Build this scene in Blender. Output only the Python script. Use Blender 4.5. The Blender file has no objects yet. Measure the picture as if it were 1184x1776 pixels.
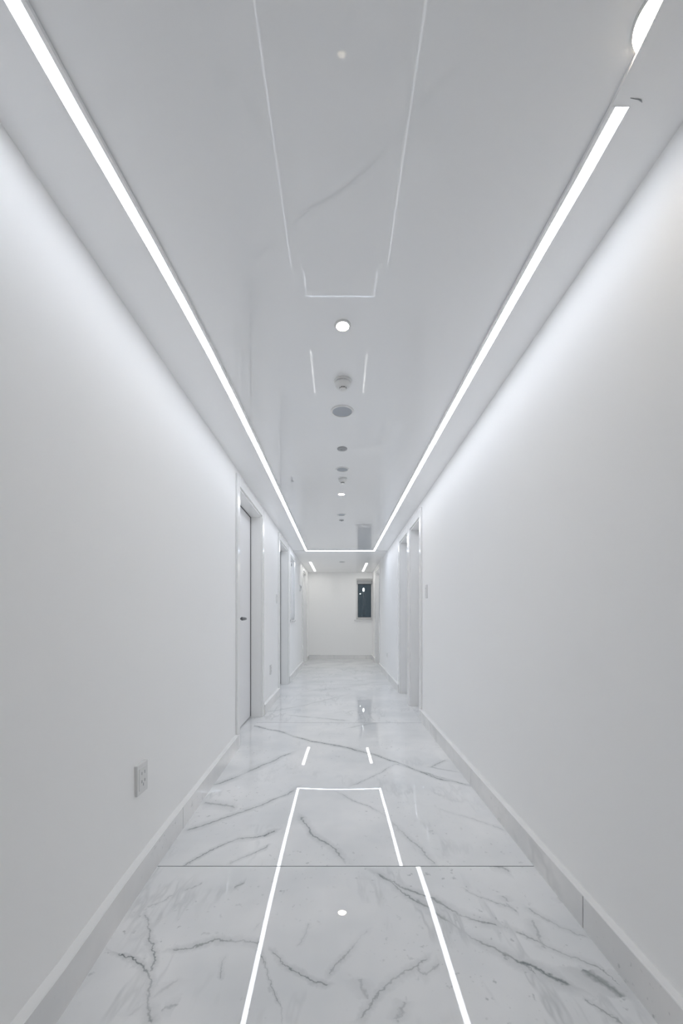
import bpy, bmesh, math, random
from mathutils import Vector

random.seed(7)
C = bpy.context.scene.collection
SC = bpy.context.scene

# ------------------------------------------------------------------ camera
F = 690.0            # focal length in pixels of the 1184 px wide frame
VX, VY = 590.0, 1074.0
CAM_Z = 1.08
cam = bpy.data.cameras.new('camera')
cam.sensor_fit = 'HORIZONTAL'
cam.sensor_width = 36.0
cam.lens = F / 1184 * 36.0
cam.shift_x = (592 - VX) / 1184
cam.shift_y = (VY - 888) / 1184
cam.clip_start = 0.02
cam_o = bpy.data.objects.new('camera', cam)
cam_o.location = (0, 0, CAM_Z)
cam_o.rotation_euler = (math.pi / 2, 0, 0)
C.objects.link(cam_o)
SC.camera = cam_o

# ------------------------------------------------------------------ night sky, exposure
w = bpy.data.worlds.new('night')
SC.world = w
w.use_nodes = True
w.node_tree.nodes['Background'].inputs[0].default_value = (0.024, 0.032, 0.039, 1)
w.node_tree.nodes['Background'].inputs[1].default_value = 1.0
SC.view_settings.view_transform = 'Standard'
SC.view_settings.look = 'None'
SC.view_settings.gamma = 1.0
SC.view_settings.use_curve_mapping = False
SC.view_settings.exposure = 0.98
SC.cycles.max_bounces = 10
SC.cycles.diffuse_bounces = 8
SC.cycles.use_light_tree = False
SC.cycles.adaptive_threshold = 0.04
SC.cycles.glossy_bounces = 4
SC.cycles.caustics_reflective = False
SC.cycles.caustics_refractive = False

LED_STRENGTH = 7.5
LED_COLOR = (0.875, 0.915, 1.0)
CROSS_STRENGTH = 13.0
CROSS_COLOR = (0.74, 0.84, 1.0)
SHORT_STRENGTH = 7.0
DOWN_STRENGTH = 60.0
DOWN_COLOR = (1.0, 0.86, 0.66)

# ------------------------------------------------------------------ dimensions
CEIL = 2.35          # soffit underside
GLOSS = 2.362        # stretch ceiling
WX = 0.875           # walls at x = -WX / +WX
Y_BACK, Y_END = -2.6, 10.8

def lerp_path(pts, y):
    if y <= pts[0][0]: return pts[0][1]
    for (a, xa), (b, xb) in zip(pts, pts[1:]):
        if y <= b:
            t = (y - a) / (b - a)
            return xa + (xb - xa) * t
    return pts[-1][1]

def smooth_path(pts, ys):
    # averaged interpolation so the edge bends gently
    out = []
    for y in ys:
        s = n = 0
        for d in (-0.3, -0.15, 0, 0.15, 0.3):
            s += lerp_path(pts, y + d * min(1, max(.3, y - .6))); n += 1
        out.append((y, s / n))
    return out

CROSS_Y = 7.36
YS = [Y_BACK, 0.3, .7, .98, 1.15, 1.35, 1.6, 1.9, 2.3, 3.0, 4.2, CROSS_Y]
EDGE_L = smooth_path([(.3, .662), (.82, .648), (1.3, .618), (1.5, .606), (2.02, .590), (3.2, .587), (7.36, .605)], YS)
EDGE_R = smooth_path([(.3, .640), (.82, .659), (.98, .676), (1.34, .664), (2.34, .649), (3.6, .634), (7.36, .598)], YS)
LIP, LED_W = 0.010, 0.033

# foot of the left wall leans a little into the corridor near the viewer
FOOT_L = [(Y_BACK, .780), (.6, .775), (1.1, .788), (1.45, .813), (1.75, .828), (2.05, .838), (3.325, .875)]
SK_H, SK_T = .115, .028

# ------------------------------------------------------------------ material helpers
def new_mat(name):
    m = bpy.data.materials.new(name)
    m.use_nodes = True
    nt = m.node_tree
    return m, nt, nt.nodes['Principled BSDF']

def noise(nt, scale, detail=3, rough=.5, vec=None, dist=0.0):
    n = nt.nodes.new('ShaderNodeTexNoise')
    n.inputs['Scale'].default_value = scale
    n.inputs['Detail'].default_value = detail
    n.inputs['Roughness'].default_value = rough
    n.inputs['Distortion'].default_value = dist
    if vec is not None: nt.links.new(vec, n.inputs['Vector'])
    return n

def obj_coord(nt):
    g = nt.nodes.new('ShaderNodeNewGeometry')
    return g.outputs['Position']

def paint(name, col, rough, var=.03, bump=.02, bscale=90, coat=0.0, spec=.5):
    m, nt, b = new_mat(name)
    p = obj_coord(nt)
    n = nt.nodes.new('ShaderNodeTexMagic')     # cheap, very faint roller-width tone variation
    n.turbulence_depth = 1
    n.inputs['Scale'].default_value = 1.3
    nt.links.new(p, n.inputs['Vector'])
    mx = nt.nodes.new('ShaderNodeMix'); mx.data_type = 'RGBA'
    nt.links.new(n.outputs['Fac'], mx.inputs['Factor'])
    mx.inputs['A'].default_value = (col[0] * (1 - var), col[1] * (1 - var), col[2] * (1 - var), 1)
    mx.inputs['B'].default_value = (*col, 1)
    nt.links.new(mx.outputs['Result'], b.inputs['Base Color'])
    b.inputs['Roughness'].default_value = rough
    b.inputs['Specular IOR Level'].default_value = spec
    b.inputs['Coat Weight'].default_value = coat
    b.inputs['Coat Roughness'].default_value = .05
    if bump > .05:
        n2 = noise(nt, bscale, 3, .6, p)
        bp = nt.nodes.new('ShaderNodeBump')
        bp.inputs['Strength'].default_value = bump
        bp.inputs['Distance'].default_value = .01
        nt.links.new(n2.outputs['Fac'], bp.inputs['Height'])
        nt.links.new(bp.outputs['Normal'], b.inputs['Normal'])
    return m

def emitter(name, col, strength):
    m, nt, b = new_mat(name)
    b.inputs['Base Color'].default_value = (.8, .8, .8, 1)
    b.inputs['Roughness'].default_value = .4
    b.inputs['Emission Color'].default_value = (*col, 1)
    b.inputs['Emission Strength'].default_value = strength
    return m

def metal(name, col, rough):
    m, nt, b = new_mat(name)
    p = obj_coord(nt)
    n = noise(nt, 300, 2, .5, p)
    mr = nt.nodes.new('ShaderNodeMapRange')
    mr.inputs['To Min'].default_value = rough * .8
    mr.inputs['To Max'].default_value = rough * 1.2
    nt.links.new(n.outputs['Fac'], mr.inputs['Value'])
    nt.links.new(mr.outputs['Result'], b.inputs['Roughness'])
    b.inputs['Base Color'].default_value = (*col, 1)
    b.inputs['Metallic'].default_value = 1
    return m

M_WALL = paint('wall_paint', (.958, .956, .949), .6, .01, .03, 140, spec=.0)
M_SOFFIT = paint('soffit_paint', (.945, .945, .945), .32, .01, .01, 60)
M_DOOR = paint('door_lacquer', (.88, .88, .89), .16, .01, .0)
M_FRAME = paint('frame_lacquer', (.89, .89, .88), .14, .01, .0)
M_CAP = paint('skirting_cap_paint', (.94, .94, .93), .5, .02, .02)
M_PLASTIC = paint('white_plastic', (.78, .78, .77), .3, .01, .0)
M_GRILLE = paint('grille_fabric', (.46, .49, .53), .6, .04, .2, 900)
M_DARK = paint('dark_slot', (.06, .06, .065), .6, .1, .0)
M_MID = paint('grey_plastic', (.36, .37, .38), .4, .05, .0)
M_GAP_STRIP = paint('dark_gap_strip', (.12, .12, .125), .7, .1, .0)
M_GROUT = paint('grout', (.30, .31, .31), .8, .1, .0)
M_BLIND = paint('blind_box', (.42, .43, .44), .45, .03, .0)  # blind box grey, darkened further to carry the shade at the recess top
M_FROST = paint('frosted_pane', (.62, .64, .68), .25, .04, .0)
M_SILL = paint('sill_board', (.78, .78, .78), .25, .02, .0)
M_STEEL = metal('brushed_steel', (.17, .175, .185), .3)
M_LED = emitter('led_diffuser', LED_COLOR, LED_STRENGTH)
M_CROSS = emitter('cross_led_diffuser', CROSS_COLOR, CROSS_STRENGTH)
M_SHORT = emitter('short_led_diffuser', (1.0, .99, .96), SHORT_STRENGTH)
M_DOWN = emitter('downlight_lens', DOWN_COLOR, DOWN_STRENGTH)
M_LAMP = emitter('street_lamp_globe', (1.0, .98, .94), 4.0)
M_ALU = metal('aluminium_profile', (.72, .72, .73), .3)

# glossy stretch ceiling, very slightly uneven
def gloss_mat():
    m, nt, b = new_mat('gloss_stretch_film')
    p = obj_coord(nt)
    n0 = noise(nt, 1.3, 2, .5, p)
    r = nt.nodes.new('ShaderNodeValToRGB')
    r.color_ramp.elements[0].color = (.895, .90, .905, 1)
    r.color_ramp.elements[1].color = (.905, .91, .915, 1)
    nt.links.new(n0.outputs['Fac'], r.inputs['Fac'])
    nt.links.new(r.outputs['Color'], b.inputs['Base Color'])
    b.inputs['Roughness'].default_value = .004
    b.inputs['IOR'].default_value = 2.2
    n = noise(nt, .9, 1, .4, p)
    bp = nt.nodes.new('ShaderNodeBump')
    bp.inputs['Strength'].default_value = .05
    bp.inputs['Distance'].default_value = .02
    nt.links.new(n.outputs['Fac'], bp.inputs['Height'])
    nt.links.new(bp.outputs['Normal'], b.inputs['Normal'])
    return m
M_GLOSS = gloss_mat()

def glass_mat():
    # thin clear pane: mostly see-through, with a Fresnel reflection
    m, nt, b = new_mat('window_glass')
    out = nt.nodes['Material Output']
    p = obj_coord(nt)
    n = noise(nt, 3, 1, .5, p)
    r = nt.nodes.new('ShaderNodeValToRGB')
    r.color_ramp.elements[0].color = (.80, .86, .88, 1)
    r.color_ramp.elements[1].color = (.84, .89, .91, 1)
    nt.links.new(n.outputs['Fac'], r.inputs['Fac'])
    t = nt.nodes.new('ShaderNodeBsdfTransparent')
    nt.links.new(r.outputs['Color'], t.inputs['Color'])
    gl = nt.nodes.new('ShaderNodeBsdfGlossy'); gl.inputs['Roughness'].default_value = .0
    fr = nt.nodes.new('ShaderNodeFresnel'); fr.inputs['IOR'].default_value = 1.5
    mx = nt.nodes.new('ShaderNodeMixShader')
    nt.links.new(fr.outputs[0], mx.inputs[0]); nt.links.new(t.outputs[0], mx.inputs[1]); nt.links.new(gl.outputs[0], mx.inputs[2])
    nt.links.new(mx.outputs[0], out.inputs['Surface'])
    nt.nodes.remove(b)
    return m
M_GLASS = glass_mat()

def floor_pt(px, py, z=0.0):
    y = F * (CAM_Z - z) / (py - VY)
    return ((px - VX) * y / F, y)

# marble: veins are drawn as distances to wandering polylines laid out on the slab
def marble(name, veins, seed=0.0, base=(.94, .942, .94), rough=.012, generic=.5, hollow=None):
    m, nt, b = new_mat(name)
    L = nt.links
    p = obj_coord(nt)
    def vmath(op, a, bb=None, scale=None):
        n = nt.nodes.new('ShaderNodeVectorMath'); n.operation = op
        for i, v in enumerate((a, bb)):
            if v is None: continue
            if isinstance(v, (tuple, list)): n.inputs[i].default_value = v
            else: L.new(v, n.inputs[i])
        if scale is not None:
            if isinstance(scale, (int, float)): n.inputs['Scale'].default_value = scale
            else: L.new(scale, n.inputs['Scale'])
        return n
    def math_(op, a, bb=None, cc=None, clamp=False):
        n = nt.nodes.new('ShaderNodeMath'); n.operation = op; n.use_clamp = clamp
        for i, v in enumerate((a, bb, cc)):
            if v is None: continue
            if isinstance(v, (int, float)): n.inputs[i].default_value = v
            else: L.new(v, n.inputs[i])
        return n.outputs[0]
    off = vmath('ADD', p, (seed, seed * 1.7, 0)).outputs[0]
    nA = noise(nt, 5, 1, .6, off)
    nB = noise(nt, 38, 2, .65, off)
    wa = vmath('SCALE', vmath('SUBTRACT', nA.outputs['Color'], (.5, .5, .5)).outputs[0], scale=.07).outputs[0]
    wb = vmath('SCALE', vmath('SUBTRACT', nB.outputs['Color'], (.5, .5, .5)).outputs[0], scale=.03).outputs[0]
    pw = vmath('ADD', p, wa).outputs[0]
    pw = vmath('ADD', pw, wb).outputs[0]
    pw = vmath('MULTIPLY', pw, (1, 1, 0)).outputs[0]
    total = None
    sw = nt.nodes.new('ShaderNodeSeparateXYZ'); L.new(pw, sw.inputs[0])
    for pts, wid, strength in veins:
        xs, ys = [q[0] for q in pts], [q[1] for q in pts]
        along_x = (max(xs) - min(xs)) >= (max(ys) - min(ys))
        u, v = ('X', 'Y') if along_x else ('Y', 'X')
        seq = sorted((q if along_x else (q[1], q[0])) for q in pts)
        u0, u1 = seq[0][0], seq[-1][0]
        v0, v1 = min(q[1] for q in seq), max(q[1] for q in seq)
        if v1 - v0 < .02: v0, v1 = v0 - .01, v1 + .01
        fc = nt.nodes.new('ShaderNodeFloatCurve')
        cv = fc.mapping.curves[0]
        norm = [((q[0] - u0) / (u1 - u0), (q[1] - v0) / (v1 - v0)) for q in seq]
        cv.points[0].location, cv.points[1].location = norm[0], norm[-1]
        for q in norm[1:-1]: cv.points.new(*q)
        for q in cv.points: q.handle_type = 'VECTOR'
        fc.mapping.update()
        t = math_('MULTIPLY_ADD', sw.outputs[u], 1 / (u1 - u0), -u0 / (u1 - u0))
        L.new(t, fc.inputs['Value'])
        c = math_('MULTIPLY_ADD', fc.outputs[0], v1 - v0, v0)
        slope = (seq[-1][1] - seq[0][1]) / (u1 - u0)
        w_ = wid * math.sqrt(1 + slope * slope)
        dist = math_('ABSOLUTE', math_('SUBTRACT', sw.outputs[v], c))
        # ends taper off
        out = math_('MAXIMUM', math_('ABSOLUTE', math_('SUBTRACT', t, .5)), .46)
        dist = math_('MULTIPLY_ADD', math_('SUBTRACT', out, .46), 25 * w_, dist)
        core = math_('MULTIPLY_ADD', dist, -1 / w_, 1.0)
        halo = math_('MULTIPLY_ADD', dist, -.33 / (w_ * 4), .33)
        vv = math_('MULTIPLY', math_('MAXIMUM', core, halo), strength)
        total = math_('MAXIMUM', vv, 0.0) if total is None else math_('MAXIMUM', total, vv)
    # break the veins up along their run
    sA = nt.nodes.new('ShaderNodeSeparateXYZ'); L.new(nA.outputs['Color'], sA.inputs[0])
    sB = nt.nodes.new('ShaderNodeSeparateXYZ'); L.new(nB.outputs['Color'], sB.inputs[0])
    nG = noise(nt, 2.2, 3, .55, off)
    sG = nt.nodes.new('ShaderNodeSeparateXYZ'); L.new(nG.outputs['Color'], sG.inputs[0])
    brk = math_('MULTIPLY_ADD', sA.outputs['Z'], 3.2, -.75, clamp=True)
    if total is not None:
        total = math_('MULTIPLY', total, brk)
    # finer natural veining: stretched ridged noise
    mp = nt.nodes.new('ShaderNodeMapping')
    mp.inputs['Rotation'].default_value = (0, 0, math.radians(-38))
    mp.inputs['Scale'].default_value = (3.2, .8, 1)
    L.new(off, mp.inputs['Vector'])
    nD = noise(nt, 1.6, 4, .62, mp.outputs['Vector'])
    rid = math_('ABSOLUTE', math_('SUBTRACT', nD.outputs['Fac'], .5))
    rid = math_('SUBTRACT', 1.0, math_('MULTIPLY', rid, 26), clamp=True)
    gate = math_('MULTIPLY_ADD', sG.outputs['Y'], 5.0, -2.5, clamp=True)
    gen = math_('MULTIPLY', math_('MULTIPLY', rid, gate), generic * .55)
    speck = math_('MULTIPLY', math_('MULTIPLY_ADD', sB.outputs['Z'], 9, -5.7, clamp=True), .38)
    speck = math_('MULTIPLY', speck, math_('MULTIPLY_ADD', sG.outputs['Z'], 7.0, -3.2, clamp=True))
    gen = math_('MAXIMUM', gen, speck)
    total = gen if total is None else math_('MAXIMUM', total, gen)
    # soft grey clouds
    r = nt.nodes.new('ShaderNodeValToRGB')
    r.color_ramp.elements[0].position = .32
    r.color_ramp.elements[1].position = .66
    r.color_ramp.elements[0].color = (base[0] * .86, base[1] * .875, base[2] * .885, 1)
    r.color_ramp.elements[1].color = (*base, 1)
    L.new(nG.outputs['Fac'], r.inputs['Fac'])
    mx = nt.nodes.new('ShaderNodeMix'); mx.data_type = 'RGBA'
    L.new(total, mx.inputs['Factor'])
    L.new(r.outputs['Color'], mx.inputs['A'])
    mx.inputs['B'].default_value = (.135, .165, .17, 1)
    L.new(mx.outputs['Result'], b.inputs['Base Color'])
    b.inputs['Roughness'].default_value = rough
    b.inputs['IOR'].default_value = 1.55
    if hollow:
        # the polished face is not dead flat: a shallow hollow along the middle, a slight rise away from the viewer
        kl, kr = hollow
        sp = nt.nodes.new('ShaderNodeSeparateXYZ'); L.new(p, sp.inputs[0])
        x, y = sp.outputs['X'], sp.outputs['Y']
        left = math_('MULTIPLY', math_('MINIMUM', x, 0.0), -2 * kl)
        right = math_('MULTIPLY', math_('MAXIMUM', x, 0.0), -2 * kr)
        mr = nt.nodes.new('ShaderNodeMapRange'); mr.interpolation_type = 'SMOOTHSTEP'
        mr.inputs['From Min'].default_value = .36; mr.inputs['From Max'].default_value = .72
        mr.inputs['To Min'].default_value = 1; mr.inputs['To Max'].default_value = 0
        L.new(math_('ABSOLUTE', x), mr.inputs['Value'])
        nx = math_('MULTIPLY', math_('ADD', left, right), mr.outputs['Result'])
        mr2 = nt.nodes.new('ShaderNodeMapRange')
        mr2.inputs['From Min'].default_value = 1.5; mr2.inputs['From Max'].default_value = 3.4
        mr2.inputs['To Min'].default_value = -.05; mr2.inputs['To Max'].default_value = 0
        L.new(y, mr2.inputs['Value'])
        cb = nt.nodes.new('ShaderNodeCombineXYZ')
        L.new(nx, cb.inputs['X']); L.new(mr2.outputs['Result'], cb.inputs['Y']); cb.inputs['Z'].default_value = 1
        nn = vmath('NORMALIZE', cb.outputs[0]).outputs[0]
        L.new(nn, b.inputs['Normal'])
    return m

def V(pts, wid, s):
    return ([floor_pt(*q) for q in pts], wid, s)

VEINS_NEAR = [
    V([(265, 1776), (262, 1750), (258, 1710), (245, 1685), (225, 1662), (205, 1650)], .006, .95),
    V([(250, 1585), (256, 1620), (263, 1660), (252, 1690)], .005, .8),
    V([(250, 1578), (300, 1553)], .004, .6),
    V([(290, 1650), (330, 1642), (370, 1632), (415, 1628), (450, 1640), (470, 1690), (485, 1740), (485, 1776)], .005, .65),
    V([(475, 1652), (500, 1672), (530, 1690), (550, 1704), (575, 1705)], .005, .75),
    V([(395, 1650), (382, 1690)], .004, .5),
    V([(575, 1690), (605, 1650), (640, 1612)], .005, .45),
    V([(618, 1776), (660, 1730), (690, 1700), (735, 1655)], .006, .55),
    V([(650, 1512), (690, 1537), (735, 1555), (790, 1580), (830, 1595), (865, 1605)], .008, .8),
    V([(650, 1512), (720, 1565), (775, 1590), (830, 1630), (890, 1665), (940, 1690), (1010, 1722)], .009, .85),
    V([(905, 1672), (935, 1698)], .004, .6),
    V([(890, 1615), (940, 1640), (985, 1658), (1040, 1680), (1085, 1720)], .006, .6),
    V([(920, 1575), (960, 1600), (1015, 1625)], .006, .55),
    V([(925, 1595), (932, 1625), (945, 1650)], .010, .45),
    V([(1015, 1684), (1050, 1712), (1085, 1735)], .024, .7),
    V([(805, 1542), (850, 1567), (895, 1580)], .004, .45),
    V([(850, 1502), (870, 1505), (885, 1512)], .013, .5),
    V([(1020, 1745), (1075, 1776)], .006, .6),
    V([(715, 1675), (735, 1690), (760, 1665)], .010, .4),
    V([(280, 1748), (305, 1745)], .008, .5),
    V([(405, 1538), (425, 1528)], .006, .6),
    V([(438, 1612), (448, 1606)], .005, .7),
    V([(868, 1555), (880, 1566)], .009, .5),
    V([(872, 1570), (898, 1582)], .005, .6),
    V([(962, 1553), (975, 1562)], .008, .5),
    V([(520, 1640), (535, 1600)], .003, .3),
    V([(320, 1545), (350, 1533)], .004, .4),
    V([(205, 1592), (250, 1580)], .003, .35),
    V([(620, 1700), (635, 1742)], .011, .35),
    V([(230, 1760), (300, 1700)], .012, .3),
    V([(700, 1740), (690, 1776)], .008, .4),
]
VEINS_MID = [
    V([(310, 1503), (355, 1480), (410, 1455), (455, 1450), (480, 1440)], .006, .7),
    V([(395, 1497), (440, 1478), (465, 1468)], .005, .6),
    V([(320, 1440), (370, 1425), (430, 1405), (480, 1385), (515, 1368)], .009, .55),
    V([(350, 1368), (400, 1352), (440, 1335), (505, 1305)], .012, .6),
    V([(355, 1392), (410, 1400)], .016, .4),
    V([(520, 1415), (545, 1445), (575, 1470), (602, 1502)], .008, .6),
    V([(590, 1375), (640, 1400), (700, 1440), (735, 1480), (750, 1502)], .006, .4),
    V([(420, 1255), (480, 1268), (540, 1285), (600, 1297), (660, 1312), (720, 1335), (760, 1350), (820, 1362)], .009, .85),
    V([(685, 1325), (730, 1338), (780, 1352), (815, 1362)], .006, .6),
    V([(745, 1330), (770, 1318), (800, 1340)], .010, .5),
    V([(605, 1262), (660, 1252), (710, 1243)], .008, .4),
    V([(610, 1362), (640, 1348), (690, 1325)], .006, .4),
    V([(760, 1402), (820, 1420), (880, 1440)], .006, .25),
]
VEINS_MID = [(p_, w_ * 1.1, min(1, s_ * 1.3)) for p_, w_, s_ in VEINS_MID]
VEINS_FAR = [
    V([(455, 1236), (520, 1225), (600, 1205)], .012, .4),
    V([(500, 1240), (560, 1246), (600, 1250)], .012, .5),
    V([(510, 1200), (570, 1196), (640, 1186)], .012, .3),
]
M_MARBLE = {0: marble('marble_slab_near', VEINS_NEAR, 3.1, generic=.5, hollow=(.067, .108)),
            1: marble('marble_slab_mid', VEINS_MID, 8.3, generic=.45, hollow=(.067, .052)),
            2: marble('marble_slab_far', VEINS_FAR, 1.7, generic=.4)}
M_SKIRT = marble('marble_skirting', [], 5.5, base=(.88, .868, .855), rough=.12, generic=.35)

# ------------------------------------------------------------------ mesh helpers
def link_mesh(name, verts, faces, mat, parent=None, smooth=False, mats=None):
    me = bpy.data.meshes.new(name)
    me.from_pydata([tuple(v) for v in verts], [], faces)
    me.materials.append(mat)
    for x in (mats or []): me.materials.append(x)
    bm = bmesh.new(); bm.from_mesh(me)
    bmesh.ops.recalc_face_normals(bm, faces=bm.faces)
    bm.to_mesh(me); bm.free()
    if smooth:
        for pl in me.polygons: pl.use_smooth = True
    o = bpy.data.objects.new(name, me)
    C.objects.link(o)
    if parent is not None:
        o.parent = parent
        o.matrix_parent_inverse = parent.matrix_world.inverted() if parent.matrix_world else o.matrix_parent_inverse
    return o

def glow_down(o, back):
    # only the face that looks down gives light; edges and back are plain plastic
    o.data.materials.append(back)
    for pl in o.data.polygons: pl.material_index = 0 if pl.normal.z < -.9 else 1
    return o

class Geo:
    def __init__(s): s.v, s.f = [], []
    def box(s, x0, x1, y0, y1, z0, z1):
        b = len(s.v)
        s.v += [(x0, y0, z0), (x1, y0, z0), (x1, y1, z0), (x0, y1, z0), (x0, y0, z1), (x1, y0, z1), (x1, y1, z1), (x0, y1, z1)]
        s.f += [tuple(b + i for i in q) for q in ((0, 3, 2, 1), (4, 5, 6, 7), (0, 1, 5, 4), (1, 2, 6, 5), (2, 3, 7, 6), (3, 0, 4, 7))]
        return s
    def loft(s, rings, caps=True):
        b = len(s.v); n = len(rings[0])
        for r in rings: s.v += r
        for i in range(len(rings) - 1):
            for j in range(n):
                k = (j + 1) % n
                s.f.append((b + i * n + j, b + i * n + k, b + (i + 1) * n + k, b + (i + 1) * n + j))
        if caps:
            s.f.append(tuple(b + j for j in range(n)))
            s.f.append(tuple(b + (len(rings) - 1) * n + j for j in range(n)))
        return s
    def lathe(s, prof, n=32, cx=0, cy=0, z=0):
        # prof: (radius, height) pairs, closed with caps
        rings = [[(cx + r * math.cos(2 * math.pi * j / n), cy + r * math.sin(2 * math.pi * j / n), z + h) for j in range(n)] for r, h in prof]
        return s.loft(rings)
    def build(s, name, mat, parent=None, smooth=False, bevel=0.0, seg=2):
        o = link_mesh(name, s.v, s.f, mat, parent, smooth)
        if bevel:
            md = o.modifiers.new('bevel', 'BEVEL'); md.width = bevel; md.segments = seg
            md.limit_method = 'ANGLE'; md.angle_limit = math.radians(40)
        return o

def tag(o, label=None, cat=None, group=None, kind=None):
    if label: o['label'] = label
    if cat: o['category'] = cat
    if group: o['group'] = group
    if kind: o['kind'] = kind
    return o

def empty(name, loc=(0, 0, 0)):
    o = bpy.data.objects.new(name, None)
    o.location = loc
    o.empty_display_size = .1
    C.objects.link(o)
    bpy.context.view_layer.update()
    return o

def auto_smooth(o, ang=35):
    for pl in o.data.polygons: pl.use_smooth = True
    md = o.modifiers.new('edges', 'EDGE_SPLIT'); md.split_angle = math.radians(ang)
    return o

# ------------------------------------------------------------------ floor of big polished slabs
floor = Geo().box(-1.05, 1.05, Y_BACK - .1, Y_END + .1, -.16, -.0125).build('floor', M_GROUT)
tag(floor, 'white polished marble slab floor running down the corridor', 'floor', kind='structure')
JOINTS = [Y_BACK, -.66, 1.74, 4.15, 6.55, 8.95, Y_END]
for i, (a, bq) in enumerate(zip(JOINTS, JOINTS[1:])):
    g = .002
    y0, y1 = a + g, bq - g
    o = Geo().box(-.874, .874, y0, y1, -.012, 0).build('marble_slab', M_MARBLE[{0: 0, 1: 0, 2: 1}.get(i, 2)], floor)
    o.data.materials.append(M_GROUT)
    for pl in o.data.polygons: pl.material_index = 0 if abs(pl.normal.z) > .5 else 1

# ------------------------------------------------------------------ ceiling: glossy film, soffits
g = Geo()
ringsL = []
ys = [y for y in YS] + [CROSS_Y + .02]
gl = Geo()
rings = []
for (y, xl), (_, xr) in zip(EDGE_L, EDGE_R):
    rings.append([(-xl - .005, y, GLOSS), (xr + .005, y, GLOSS), (xr + .005, y, GLOSS + .05), (-xl - .005, y, GLOSS + .05)])
gl.loft(rings)
ceiling = Geo().box(-1.07, 1.07, Y_BACK - .2, Y_END + .25, GLOSS + .055, GLOSS + .2).build('ceiling', M_SOFFIT)
tag(ceiling, 'white dropped ceiling with glossy centre panel and matte side margins', 'ceiling', kind='structure')
gp = gl.build('gloss_panel', M_GLOSS, ceiling)
tag(gp, 'glossy white reflective stretch ceiling panel')
RIGHT_LED_START = .985
LEFT_LED_START = .35
def soffit(side, edge, led_from):
    g = Geo(); rings = []
    for y, x in edge:
        inner = x if y < led_from - 1e-6 else x + LIP + LED_W
        rings.append((y, inner))
    # split where the strip begins so that the step is square
    out = []
    for (y, xi) in rings: out.append((y, xi))
    xs = lerp_path(edge, led_from)
    near = [(y, lerp_path(edge, y)) for y, _ in edge if y < led_from - 1e-6] + [(led_from, xs)]
    far = [(led_from, xs + LIP + LED_W)] + [(y, x + LIP + LED_W) for y, x in edge if y > led_from + 1e-6]
    for run in (near, far):
        rr = [[(side * xi, y, CEIL), (side * (WX + .02), y, CEIL), (side * (WX + .02), y, GLOSS + .05), (side * xi, y, GLOSS + .05)] for y, xi in run]
        g.loft(rr)
    return g.build('soffit', M_SOFFIT, ceiling)
soffit(-1, EDGE_L, LEFT_LED_START)
soffit(1, EDGE_R, RIGHT_LED_START)
Geo().box(-WX - .02, WX + .02, CROSS_Y + LIP + LED_W, Y_END + .02, CEIL, GLOSS + .05).build('soffit', M_SOFFIT, ceiling)

# ------------------------------------------------------------------ light strips
def strip(side, edge, y_from, label):
    root = empty('light_strip', (side * .62, y_from, CEIL))
    pts = [(y_from, lerp_path(edge, y_from))] + [(y, x) for y, x in edge if y > y_from + 1e-6]
    # mitre with the cross strip
    def run(a, bq, z0, z1, ymax):
        rr = []
        for i, (y, x) in enumerate(pts):
            last = i == len(pts) - 1
            ya, yb = (y + a, y + bq) if last else (y, y)
            rr.append([(side * (x + a), ya, z0), (side * (x + bq), yb, z0), (side * (x + bq), yb, z1), (side * (x + a), ya, z1)])
        return Geo().loft(rr)
    glow_down(run(LIP, LIP + LED_W, CEIL - .0015, CEIL + .01, 0).build('diffuser', M_LED, root), M_PLASTIC)
    run(0, LIP, CEIL - .001, CEIL + .011, 0).build('profile_lip', M_SOFFIT, root)
    tag(root, label, 'light strip', 'light strips edging the glossy ceiling panel')
    return root
strip(-1, EDGE_L, LEFT_LED_START, 'long white light strip along the left edge of the glossy ceiling panel')
strip(1, EDGE_R, RIGHT_LED_START, 'long white light strip along the right edge of the glossy ceiling panel')
root = empty('light_strip', (0, CROSS_Y, CEIL))
xl, xr = EDGE_L[-1][1], EDGE_R[-1][1]
def cross(a, bq, z0, z1):
    g = Geo(); rr = []
    for s, x in ((-1, xl), (1, xr)):
        rr.append([(s * (x + a), CROSS_Y + a, z0), (s * (x + bq), CROSS_Y + bq, z0), (s * (x + bq), CROSS_Y + bq, z1), (s * (x + a), CROSS_Y + a, z1)])
    return g.loft(rr)
glow_down(cross(LIP, LIP + LED_W, CEIL - .0015, CEIL + .01).build('diffuser', M_CROSS, root), M_PLASTIC)
cross(0, LIP, CEIL - .001, CEIL + .011).build('profile_lip', M_SOFFIT, root)
tag(root, 'crosswise white light strip closing the far end of the glossy panel', 'light strip', 'light strips edging the glossy ceiling panel')
for x, y0, y1, lab in ((-.667, 8.85, 10.5, 'short light strip in the far ceiling on the left, before the end wall'),
                       (.598, 9.0, 10.5, 'short light strip in the far ceiling on the right, above the window')):
    root = empty('short_light_strip', (x, y0, CEIL))
    glow_down(Geo().box(x - .024, x + .024, y0, y1, CEIL - .002, CEIL + .006).build('diffuser', M_SHORT, root), M_PLASTIC)
    g = Geo()
    g.box(x - .030, x - .0245, y0 - .006, y1 + .006, CEIL - .0025, CEIL + .006)
    g.box(x + .0245, x + .030, y0 - .006, y1 + .006, CEIL - .0025, CEIL + .006)
    g.box(x - .0245, x + .0245, y0 - .006, y0 - .0005, CEIL - .0025, CEIL + .006)
    g.box(x - .0245, x + .0245, y1 + .0005, y1 + .006, CEIL - .0025, CEIL + .006)
    g.build('frame', M_SOFFIT, root)
    tag(root, lab, 'light strip', 'short light strips by the end wall')

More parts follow.
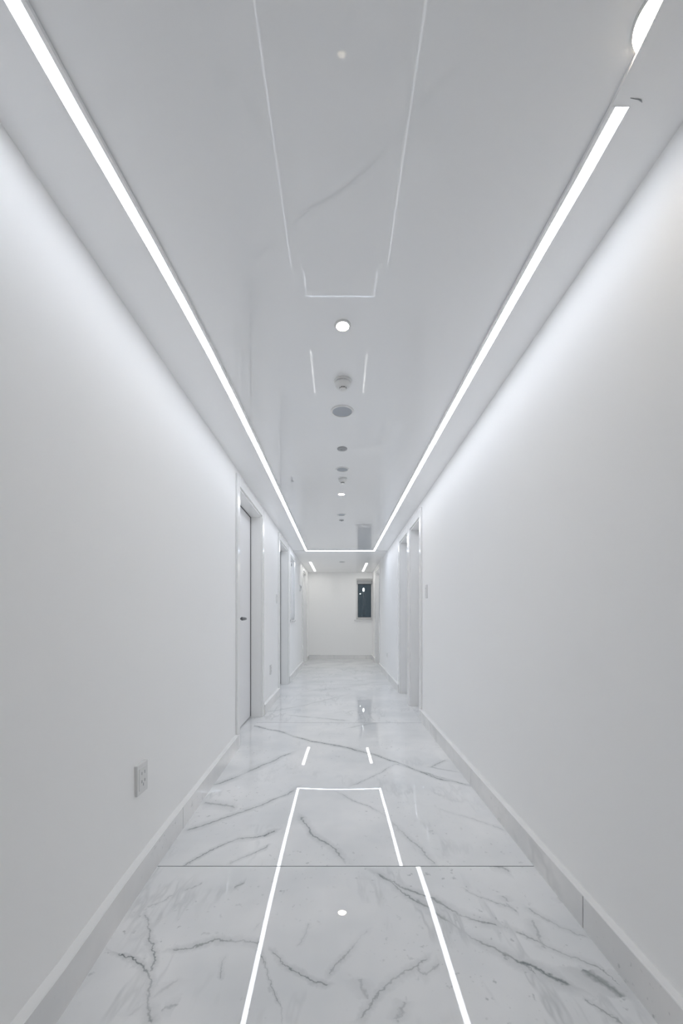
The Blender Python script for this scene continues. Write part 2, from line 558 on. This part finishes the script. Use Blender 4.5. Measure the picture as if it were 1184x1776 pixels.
# ------------------------------------------------------------------ walls
DOORS_L = [(3.41, 4.40, 2.22), (5.67, 6.60, 2.22), (9.20, 10.15, 2.22)]
DOORS_R = [(4.34, 4.96, 2.20), (5.12, 5.80, 2.20), (8.85, 9.80, 2.22)]
WIN_L = (6.97, 7.50, 1.07, 2.17)
T = .22
def wall(name, side, holes, y_start, label):
    g = Geo()
    x0, x1 = sorted((side * WX, side * (WX + T)))
    y = y_start
    for (a, bq, z0, z1) in sorted(holes):
        g.box(x0, x1, y, a, -.06, 2.5)
        g.box(x0, x1, a, bq, z1, 2.5)
        if z0 > 0: g.box(x0, x1, a, bq, -.06, z0)
        y = bq
    g.box(x0, x1, y, Y_END + .25, -.06, 2.5)
    return g
holesL = [(a, bq, 0, t) for a, bq, t in DOORS_L] + [(WIN_L[0], WIN_L[1], WIN_L[2], WIN_L[3])]
gl_ = wall('wall_left', -1, holesL, 3.325, '')
# near stretch of the left wall with its leaning foot
rr = []
for y, f in [(Y_BACK, .780)] + FOOT_L[1:]:
    rr.append([(-f, y, 0), (-WX, y, 2.5), (-WX - T, y, 2.5), (-WX - T, y, -.06), (-f, y, -.06)])
gl_.loft(rr)
tag(auto_smooth(gl_.build('wall_left', M_WALL), 12), 'smooth white painted corridor wall on the left', 'wall', kind='structure')
gr = wall('wall_right', 1, [(a, bq, 0, t) for a, bq, t in DOORS_R], Y_BACK, '')
tag(gr.build('wall_right', M_WALL), 'smooth white painted corridor wall on the right', 'wall', kind='structure')
WN = (.43, WX, 1.07, 2.18)
g = Geo()
g.box(-WX, WN[0], Y_END, Y_END + .25, -.06, 2.5)
g.box(WN[0], WX, Y_END, Y_END + .25, -.06, WN[2])
g.box(WN[0], WX, Y_END, Y_END + .25, WN[3], 2.5)
tag(g.build('wall_end', M_WALL), 'plain white wall closing the far end of the corridor', 'wall', kind='structure')
tag(Geo().box(-WX - T, WX + T, Y_BACK - .15, Y_BACK, -.06, 2.5).build('wall_back', M_WALL), 'plain white wall behind the camera', 'wall', kind='structure')

# ------------------------------------------------------------------ skirting
def foot(side, y):
    return lerp_path(FOOT_L, y) if side < 0 else WX
def skirting(name, label, side, runs):
    root = empty(name, (side * WX, runs[0][0], 0))
    tag(root, label, 'baseboard', kind='structure')
    for a, bq, joints in runs:
        cuts = [a] + joints + [bq]
        for p0, p1 in zip(cuts, cuts[1:]):
            ys = [p0 + .0025] + [y for y, _ in FOOT_L if side < 0 and p0 < y < p1] + [p1 - .0025]
            rr = []
            for y in ys:
                f = foot(side, y)
                rr.append([(side * f, y, -.003), (side * (f - SK_T), y, -.003), (side * (f - SK_T), y, SK_H - .003), (side * f, y, SK_H - .003)])
            Geo().loft(rr).build('skirting_piece', M_SKIRT, root)
        ys = [a] + [y for y, _ in FOOT_L if side < 0 and a < y < bq] + [bq]
        rr = []
        for y in ys:
            f = foot(side, y)
            rr.append([(side * (f + .01), y, SK_H - .003), (side * (f - SK_T), y, SK_H - .003), (side * (f - SK_T + .001), y, SK_H), (side * (f + .01), y, SK_H)])
        Geo().loft(rr).build('cap_strip', M_CAP, root)
    return root
skirting('baseboard_left', 'grey marble skirting with white top edge along the left wall', -1,
         [(Y_BACK, 3.325, [-.35, .85, 2.05, 3.25]), (4.485, 5.585, []), (6.685, 9.115, [7.9]), (10.235, Y_END - .03, [])])
skirting('baseboard_right', 'grey marble skirting with white top edge along the right wall', 1,
         [(Y_BACK, 4.255, [-1.01, .19, 1.39, 2.59, 3.79]), (5.885, 8.765, [7.1, 8.3]), (9.885, Y_END - .03, [])])
root = empty('baseboard_end', (0, Y_END, 0))
tag(root, 'grey marble skirting along the foot of the end wall', 'baseboard', kind='structure')
for x0, x1 in ((-WX, -.53), (-.528, .2), (.202, WX)):
    Geo().box(x0, x1, Y_END - SK_T, Y_END, -.002, SK_H - .004).build('skirting_piece', M_SKIRT, root)
Geo().box(-.53, WX, Y_END - SK_T, Y_END + .005, SK_H - .004, SK_H).build('cap_strip', M_CAP, root)

# ------------------------------------------------------------------ doors
REC = .115
def door(name, side, y0, y1, top, label, handle_y, keyhole=True):
    s = side
    root = empty(name, (s * WX, (y0 + y1) / 2, 0))
    tag(root, label, 'door', kind='structure')
    def bx(xa, xb, ya, yb, za, zb):
        a, bq = sorted((s * xa, s * xb)); return Geo().box(a, bq, ya, yb, za, zb)
    CW, CT = .085, .018
    # casing boards on the wall face
    bx(WX - CT, WX, y0 - CW, y0, 0, top + CW).build('casing', M_FRAME, root, bevel=.003)
    bx(WX - CT, WX, y1, y1 + CW, 0, top + CW).build('casing', M_FRAME, root, bevel=.003)
    bx(WX - CT, WX, y0 + .0005, y1 - .0005, top, top + CW).build('casing', M_FRAME, root, bevel=.003)
    # lining of the opening
    bx(WX - .002, WX + T, y0 + .0002, y0 + .016, 0, top - .0002).build('jamb', M_FRAME, root)
    bx(WX - .002, WX + T, y1 - .016, y1 - .0002, 0, top - .0002).build('jamb', M_FRAME, root)
    bx(WX - .002, WX + T, y0 + .0165, y1 - .0165, top - .016, top - .0002).build('head_jamb', M_FRAME, root)
    bx(.8745, WX + REC + .044, y0 + .0165, y1 - .0165, -.012, -.0006).build('threshold', M_MARBLE[2], root)
    GX = WX + REC
    bx(GX - .006, GX + .02, y1 - .0215, y1 - .0162, .013, top - .0165).build('dark_strip', M_GAP_STRIP, root)  # narrow dark strips between leaf and lining
    bx(GX - .006, GX + .02, y0 + .0162, y0 + .0200, .013, top - .0165).build('dark_strip', M_GAP_STRIP, root)
    bx(GX - .006, GX + .02, y0 + .0205, y1 - .0220, top - .0215, top - .0162).build('dark_strip', M_GAP_STRIP, root)
    # leaf; a near-black sheet behind it paints in the shade of the gap
    lf = bx(WX + REC, WX + REC + .04, y0 + .0205, y1 - .022, .012, top - .022).build('door_leaf', M_DOOR, root, bevel=.002)
    bx(WX + REC + .045, WX + T, y0 + .0165, y1 - .0165, -.004, top - .017).build('painted_gap_shade', M_DARK, root)
    hz = 1.085
    hx = WX + REC
    def tube(p, q, r, n=14):
        d = (Vector(q) - Vector(p)).normalized()
        u = d.orthogonal().normalized(); v_ = d.cross(u)
        return [[tuple(Vector(c) + u * (r * math.cos(2 * math.pi * j / n)) + v_ * (r * math.sin(2 * math.pi * j / n))) for j in range(n)] for c in (p, q)]
    g = Geo()
    g.loft(tube((s * hx, handle_y, hz), (s * (hx - .008), handle_y, hz), .026, 24))
    auto_smooth(g.build('rosette', M_STEEL, lf))
    g = Geo()
    g.loft(tube((s * (hx - .006), handle_y, hz), (s * (hx - .05), handle_y, hz), .010))
    # flat lever bar
    rings = []
    for t in range(7):
        u = t / 6
        yy = handle_y - .025 + .155 * u
        rad = .018 - .006 * u
        xx = hx - .05 - .006 * math.sin(u * 2.2)
        rings.append([(s * (xx + .007 * math.cos(2 * math.pi * j / 12)), yy, hz + rad * math.sin(2 * math.pi * j / 12)) for j in range(12)])
    g.loft(rings)
    auto_smooth(g.build('lever_handle', M_STEEL, lf))
    if keyhole:
        g = Geo(); zc = hz - .085
        g.loft(tube((s * hx, handle_y, zc), (s * (hx - .007), handle_y, zc), .026, 24))
        auto_smooth(g.build('keyhole_rosette', M_STEEL, lf))
        bx(hx - .0075, hx - .0065, handle_y - .003, handle_y + .003, zc - .012, zc + .008).build('keyhole', M_DARK, lf)
    return root
door('door_1', -1, *DOORS_L[0], 'white recessed door with steel lever, nearest on the left wall', 3.82)
door('door_2', -1, *DOORS_L[1], 'white recessed door on the left wall just before the small wall window', 5.77)
door('door_3', -1, *DOORS_L[2], 'white recessed door on the left wall beside the far end wall', 9.30)
door('door_4', 1, *DOORS_R[0], 'white recessed door nearest on the right wall, beside the light switch', 4.84 - .33)
door('door_5', 1, *DOORS_R[1], 'white recessed door on the right wall, farther of the adjoining pair', 5.22)
door('door_6', 1, *DOORS_R[2], 'white recessed door on the right wall beside the end window', 8.98)

# ------------------------------------------------------------------ windows
root = empty('window_1', ((WN[0] + WN[1]) / 2, Y_END, WN[2]))
tag(root, 'narrow dark night window with white frame in the end wall', 'window', kind='structure')
yf = Y_END + .09
g = Geo()
fw = .047
g.box(WN[0], WN[0] + fw, yf, yf + .06, WN[2], WN[3])
g.box(WN[1] - .03, WN[1], yf, yf + .06, WN[2], WN[3])
g.box(WN[0] + fw, WN[1] - .03, yf, yf + .06, WN[2], WN[2] + .06)
g.box(WN[0] + fw, WN[1] - .03, yf, yf + .06, WN[3] - .05, WN[3])
g.build('window_frame', M_FRAME, root, bevel=.004)
g = Geo()
a0, a1, b0, b1 = WN[0] + fw, WN[1] - .03, WN[2] + .06, WN[3] - .14
q = .012
for bxs in ((a0, a0 + q, b0, b1), (a1 - q, a1, b0, b1), (a0 + q, a1 - q, b0, b0 + q), (a0 + q, a1 - q, b1 - q, b1)):
    g.box(bxs[0], bxs[1], yf + .012, yf + .03, bxs[2], bxs[3])
g.build('dark_strip', M_DARK, root)
Geo().box(a0 + q, a1 - q, yf + .018, yf + .024, b0 + q, b1 - q).build('pane', M_GLASS, root)
Geo().box(WN[0] + .03, WN[1] - .005, yf - .045, yf + .03, WN[3] - .14, WN[3] - .045).build('blind_box', M_BLIND, root, bevel=.008)
Geo().box(WN[0] - .05, WX - .002, Y_END - .035, yf, WN[2] - .03, WN[2]).build('window_sill', M_SILL, root, bevel=.004)

root = empty('window_2', (-WX, WIN_L[0], WIN_L[2]))
tag(root, 'small recessed interior window in the left wall between two doors', 'window', kind='structure')
y0, y1, z0, z1 = WIN_L
xa, xb = -WX - .10, -WX - .06
g = Geo()
g.box(xa, xb, y0, y0 + .05, z0, z1); g.box(xa, xb, y1 - .05, y1, z0, z1)
g.box(xa, xb, y0 + .05, y1 - .05, z0, z0 + .05); g.box(xa, xb, y0 + .05, y1 - .05, z1 - .05, z1)
g.build('window_frame', M_FRAME, root, bevel=.003)
Geo().box(xa + .012, xa + .018, y0 + .05, y1 - .05, z0 + .05, z1 - .05).build('pane', M_FROST, root)
g = Geo()
cw = .045
g.box(-WX, -WX + .012, y0 - cw, y0, z0 - cw, z1 + cw); g.box(-WX, -WX + .012, y1, y1 + cw, z0 - cw, z1 + cw)
g.box(-WX, -WX + .012, y0, y1, z1, z1 + cw)
g.build('casing', M_FRAME, root, bevel=.003)
Geo().box(-WX - .06, -WX + .03, y0 - cw, y1 + cw, z0 - .03, z0).build('window_sill', M_SILL, root, bevel=.003)
Geo().box(-WX - .058, -WX - .03, y1 - .085, y1 - .052, z1 - .10, z1 - .05).build('blind_bracket', M_MID, root, bevel=.004)
Geo().box(-WX - T, -WX - T + .01, y0 - .02, y1 + .02, z0 - .02, z1 + .02).build('backing_panel', M_FROST, root)

# ------------------------------------------------------------------ ceiling fixtures
def downlight(x, y, label, r=.045):
    root = empty('downlight', (x, y, GLOSS))
    auto_smooth(Geo().lathe([(r, .004), (r, -.003), (r - .002, -.006), (r - .008, -.006), (r - .009, -.004), (r - .009, .004)], 40, x, y, GLOSS).build('trim_ring', M_PLASTIC, root))
    glow_down(Geo().lathe([(r - .0095, .003), (r - .0095, -.0045)], 24, x, y, GLOSS).build('lens', M_DOWN, root), M_PLASTIC)
    return tag(root, label, 'downlight', 'round downlights in the glossy panel')
downlight(.010, 1.735, 'round glowing downlight in the glossy ceiling, in front of the smoke detector', .036)
downlight(.012, 4.07, 'small farther glowing downlight in the glossy ceiling, beyond the smoke detectors', .040)

def detector(x, y, label, k=1.0):
    root = empty('smoke_detector', (x, y, GLOSS))
    z = GLOSS
    auto_smooth(Geo().lathe([(.046 * k, 0), (.048 * k, -.004), (.047 * k, -.010), (.042 * k, -.012)], 40, x, y, z).build('base_ring', M_PLASTIC, root))
    Geo().lathe([(.039 * k, -.0115), (.039 * k, -.0145)], 40, x, y, z).build('shadow_groove', M_MID, root, smooth=False)
    auto_smooth(Geo().lathe([(.042 * k, -.014), (.042 * k, -.022), (.036 * k, -.032), (.026 * k, -.037)], 40, x, y, z).build('body', M_PLASTIC, root))
    nose = Geo().lathe([(.019 * k, -.0365), (.019 * k, -.047), (.016 * k, -.050)], 32, x, y, z)
    nz = auto_smooth(nose.build('sensor_nose', M_PLASTIC, root))
    for j in range(10):
        a = 2 * math.pi * j / 10
        g = Geo(); c, s_ = math.cos(a), math.sin(a)
        R = .0190 * k
        pts = []
        for zz in (-.0445, -.0395):
            ring = []
            for dr, dt in ((-.002, -.0035), (.0006, -.0035), (.0006, .0035), (-.002, .0035)):
                ring.append((x + (R + dr) * c - dt * s_, y + (R + dr) * s_ + dt * c, z + zz))
            pts.append(ring)
        g.loft(pts)
        g.build('vent_slot', M_DARK, nz)
    return tag(root, label, 'smoke detector', 'smoke detectors in the glossy panel')
detector(.014, 2.14, 'white round smoke detector on the ceiling between near downlight and speaker')
detector(.020, 3.62, 'small farther white smoke detector on the ceiling beside the second speaker', .85)

def speaker(x, y, label, r=.071, z=GLOSS, dark=M_GRILLE):
    root = empty('ceiling_speaker', (x, y, z))
    auto_smooth(Geo().lathe([(r, .003), (r, -.002), (r - .003, -.006), (r - .011, -.006), (r - .012, -.003), (r - .012, .003)], 48, x, y, z).build('rim', M_PLASTIC, root))
    auto_smooth(Geo().lathe([(r - .0122, .002), (r - .0122, -.003), (r * .4, -.005), (.004, -.0055)], 48, x, y, z).build('grille', dark, root))
    return tag(root, label, 'speaker', 'round flush speakers in the ceiling')
speaker(.012, 2.45, 'largest round flush ceiling speaker with grey grille, just past the smoke detector')
speaker(.016, 3.40, 'second round ceiling speaker with grey grille, farther along the glossy panel', .058)
speaker(.015, 4.87, 'small round ceiling speaker beyond the farther downlight', .053)
speaker(.04, 8.80, 'round flush speaker in the matte far ceiling between the short strips', .07, CEIL, M_BLIND)

def sensor(x, y, label, r):
    root = empty('ceiling_sensor', (x, y, GLOSS))
    auto_smooth(Geo().lathe([(r, 0), (r, -.004), (r * .9, -.007), (r * .8, -.008)], 36, x, y, GLOSS).build('plate', M_BLIND, root))
    auto_smooth(Geo().lathe([(r * .35, -.0075), (r * .32, -.011), (r * .2, -.014)], 24, x, y, GLOSS).build('lens', M_MID, root))
    return tag(root, label, 'sensor', 'round sensors in the glossy panel')
sensor(.014, 2.99, 'flat round grey ceiling sensor between the two nearest speakers', .038)
sensor(.016, 5.15, 'tiny round ceiling sensor farthest along the glossy panel', .03)

# downlight that the right margin half covers
root = empty('half_covered_downlight', (.66, .843, GLOSS))
cx, cy, r = .695, .843, .0615
def cut_disc(rad, z0, z1):
    lo, hi = [], []
    pts = []
    for j in range(49):
        a = math.pi * .5 + math.pi * j / 48
        x, y = cx + rad * math.cos(a), cy + rad * math.sin(a)
        xe = lerp_path(EDGE_R, y)
        if x < xe + .004: pts.append((x, y))
    y_a, y_b = pts[0][1], pts[-1][1]
    pts = [(lerp_path(EDGE_R, y_a) + .004, y_a)] + pts + [(lerp_path(EDGE_R, y_b) + .004, y_b)]
    return Geo().loft([[(x, y, z0) for x, y in pts], [(x, y, z1) for x, y in pts]])
cut_disc(r + .005, GLOSS - .002, GLOSS + .002).build('trim_ring', M_PLASTIC, root)
glow_down(cut_disc(r, GLOSS - .0035, GLOSS + .003).build('lens', M_DOWN, root), M_PLASTIC)
tag(root, 'round downlight half covered by the right ceiling margin, top right corner', 'downlight')

# dark fibre stuck on the right margin
pts = [(1093, 169.5), (1101, 171), (1107, 172), (1111, 174), (1113, 177)]
P = []
for px, py in pts:
    y = F * (CEIL - CAM_Z) / (VY - py); P.append(Vector(((px - VX) * y / F, y, CEIL - .001)))
g = Geo(); rings = []
for i, p in enumerate(P):
    d = (P[min(i + 1, len(P) - 1)] - P[max(i - 1, 0)]).normalized(); n = Vector((-d.y, d.x, 0))
    rad = [.0005, .0008, .001, .0016, .0006][i]
    rings.append([tuple(p + n * (rad * math.cos(2 * math.pi * j / 6)) + Vector((0, 0, 1)) * (rad * math.sin(2 * math.pi * j / 6))) for j in range(6)])
tag(g.loft(rings).build('dark_fibre', M_MID, smooth=True), 'tiny dark fibre on the right ceiling margin near the strip end', 'fibre')

# ------------------------------------------------------------------ plates on the walls
def wall_plate(name, side, x, y, z, wy, hz, label, cat, kind, th=.012, group=None):
    root = empty(name, (side * x, y, z))
    def bx(d0, d1, ya, yb, za, zb):
        a, bq = sorted((side * (x - d0), side * (x - d1))); return Geo().box(a, bq, ya, yb, za, zb)
    pl = bx(-.004, th, y - wy / 2, y + wy / 2, z - hz / 2, z + hz / 2).build('plate', M_PLASTIC, root, bevel=.003)
    if kind == 'switch':
        bx(th - .002, th + .004, y - wy * .3, y + wy * .3, z - hz * .33, z + hz * .33).build('rocker', M_PLASTIC, root, bevel=.0015)
        bx(th - .002, th + .0045, y - wy * .06, y + wy * .06, z + hz * .2, z + hz * .27).build('indicator', M_MID, root)
    elif kind == 'socket':
        bx(th - .002, th + .002, y - wy * .36, y + wy * .36, z - hz * .36, z + hz * .36).build('insert', M_PLASTIC, root, bevel=.001)
        for dy, dz, a, bq in ((-.012, .022, .002, .006), (.012, .022, .002, .006), (-.012, -.012, .0025, .006), (.012, -.012, .0025, .006), (0, -.026, .0025, .006)):
            bx(th + .0015, th + .0025, y + dy - a, y + dy + a, z + dz - bq, z + dz + bq).build('pin_slot', M_MID, root)
    elif kind == 'intercom':
        bx(th - .002, th + .003, y - wy * .35, y + wy * .35, z - hz * .05, z + hz * .38).build('screen', M_DARK, root)
        bx(th - .002, th + .004, y - wy * .2, y + wy * .2, z - hz * .35, z - hz * .18).build('button', M_MID, root)
    return tag(root, label, cat, group)
wall_plate('wall_socket', -1, .832, 1.645, .425, .086, .125, 'white power socket low on the near left wall above the skirting', 'socket', 'socket', .016)
wall_plate('wall_socket', -1, WX, 4.97, .45, .086, .12, 'white power socket low on the left wall between the two nearest doors', 'socket', 'socket')
wall_plate('light_switch', -1, WX, 5.45, 1.36, .075, .12, 'white light switch on the left wall before the second door', 'switch', 'switch', .009)
wall_plate('light_switch', 1, WX, 4.02, 1.36, .075, .135, 'white light switch on the right wall before the nearest door', 'switch', 'switch', .011)
wall_plate('wall_intercom', -1, WX, 8.55, 1.75, .10, .13, 'small white intercom with dark screen on the far left wall', 'intercom', 'intercom', .03)
wall_plate('wall_socket', 1, WX, 7.4, .42, .086, .086, 'white power socket low on the right wall beyond the paired doors', 'socket', 'socket', .01)
root = empty('blank_wall_plate', (-.34, Y_END, 1.43))
Geo().box(-.40, -.26, Y_END - .006, Y_END + .003, 1.39, 1.475).build('plate', M_WALL, root, bevel=.002)
tag(root, 'faint blank white cover plate in the middle of the end wall', 'cover plate')

# ------------------------------------------------------------------ lamp standing outside in the dark
root = empty('street_lamp', (.83, 14.0, 0))
Y = 14.0
auto_smooth(Geo().lathe([(.16, 0), (.16, .05), (.07, .10), (.05, .3), (.042, 1.0), (.036, 1.98)], 20, .83, Y, 0).build('pole', M_PLASTIC, root))
g = Geo(); g.box(.69, .84, Y - .012, Y + .012, 1.985, 2.01)
g.build('arm', M_PLASTIC, root, bevel=.004)
auto_smooth(Geo().lathe([(.015, 2.06), (.030, 2.08), (.034, 2.12), (.028, 2.16), (.010, 2.18)], 20, .815, Y, 0).build('lamp_globe', M_LAMP, root))
auto_smooth(Geo().lathe([(.008, 1.955), (.016, 1.97), (.016, 1.985)], 16, .70, Y, 0).build('side_bulb', M_LAMP, root))
auto_smooth(Geo().lathe([(.04, 1.97), (.03, 2.05)], 16, .83, Y, 0).build('collar', M_PLASTIC, root))
tag(root, 'pale lamp post glowing in the dark outside the end window', 'street lamp')
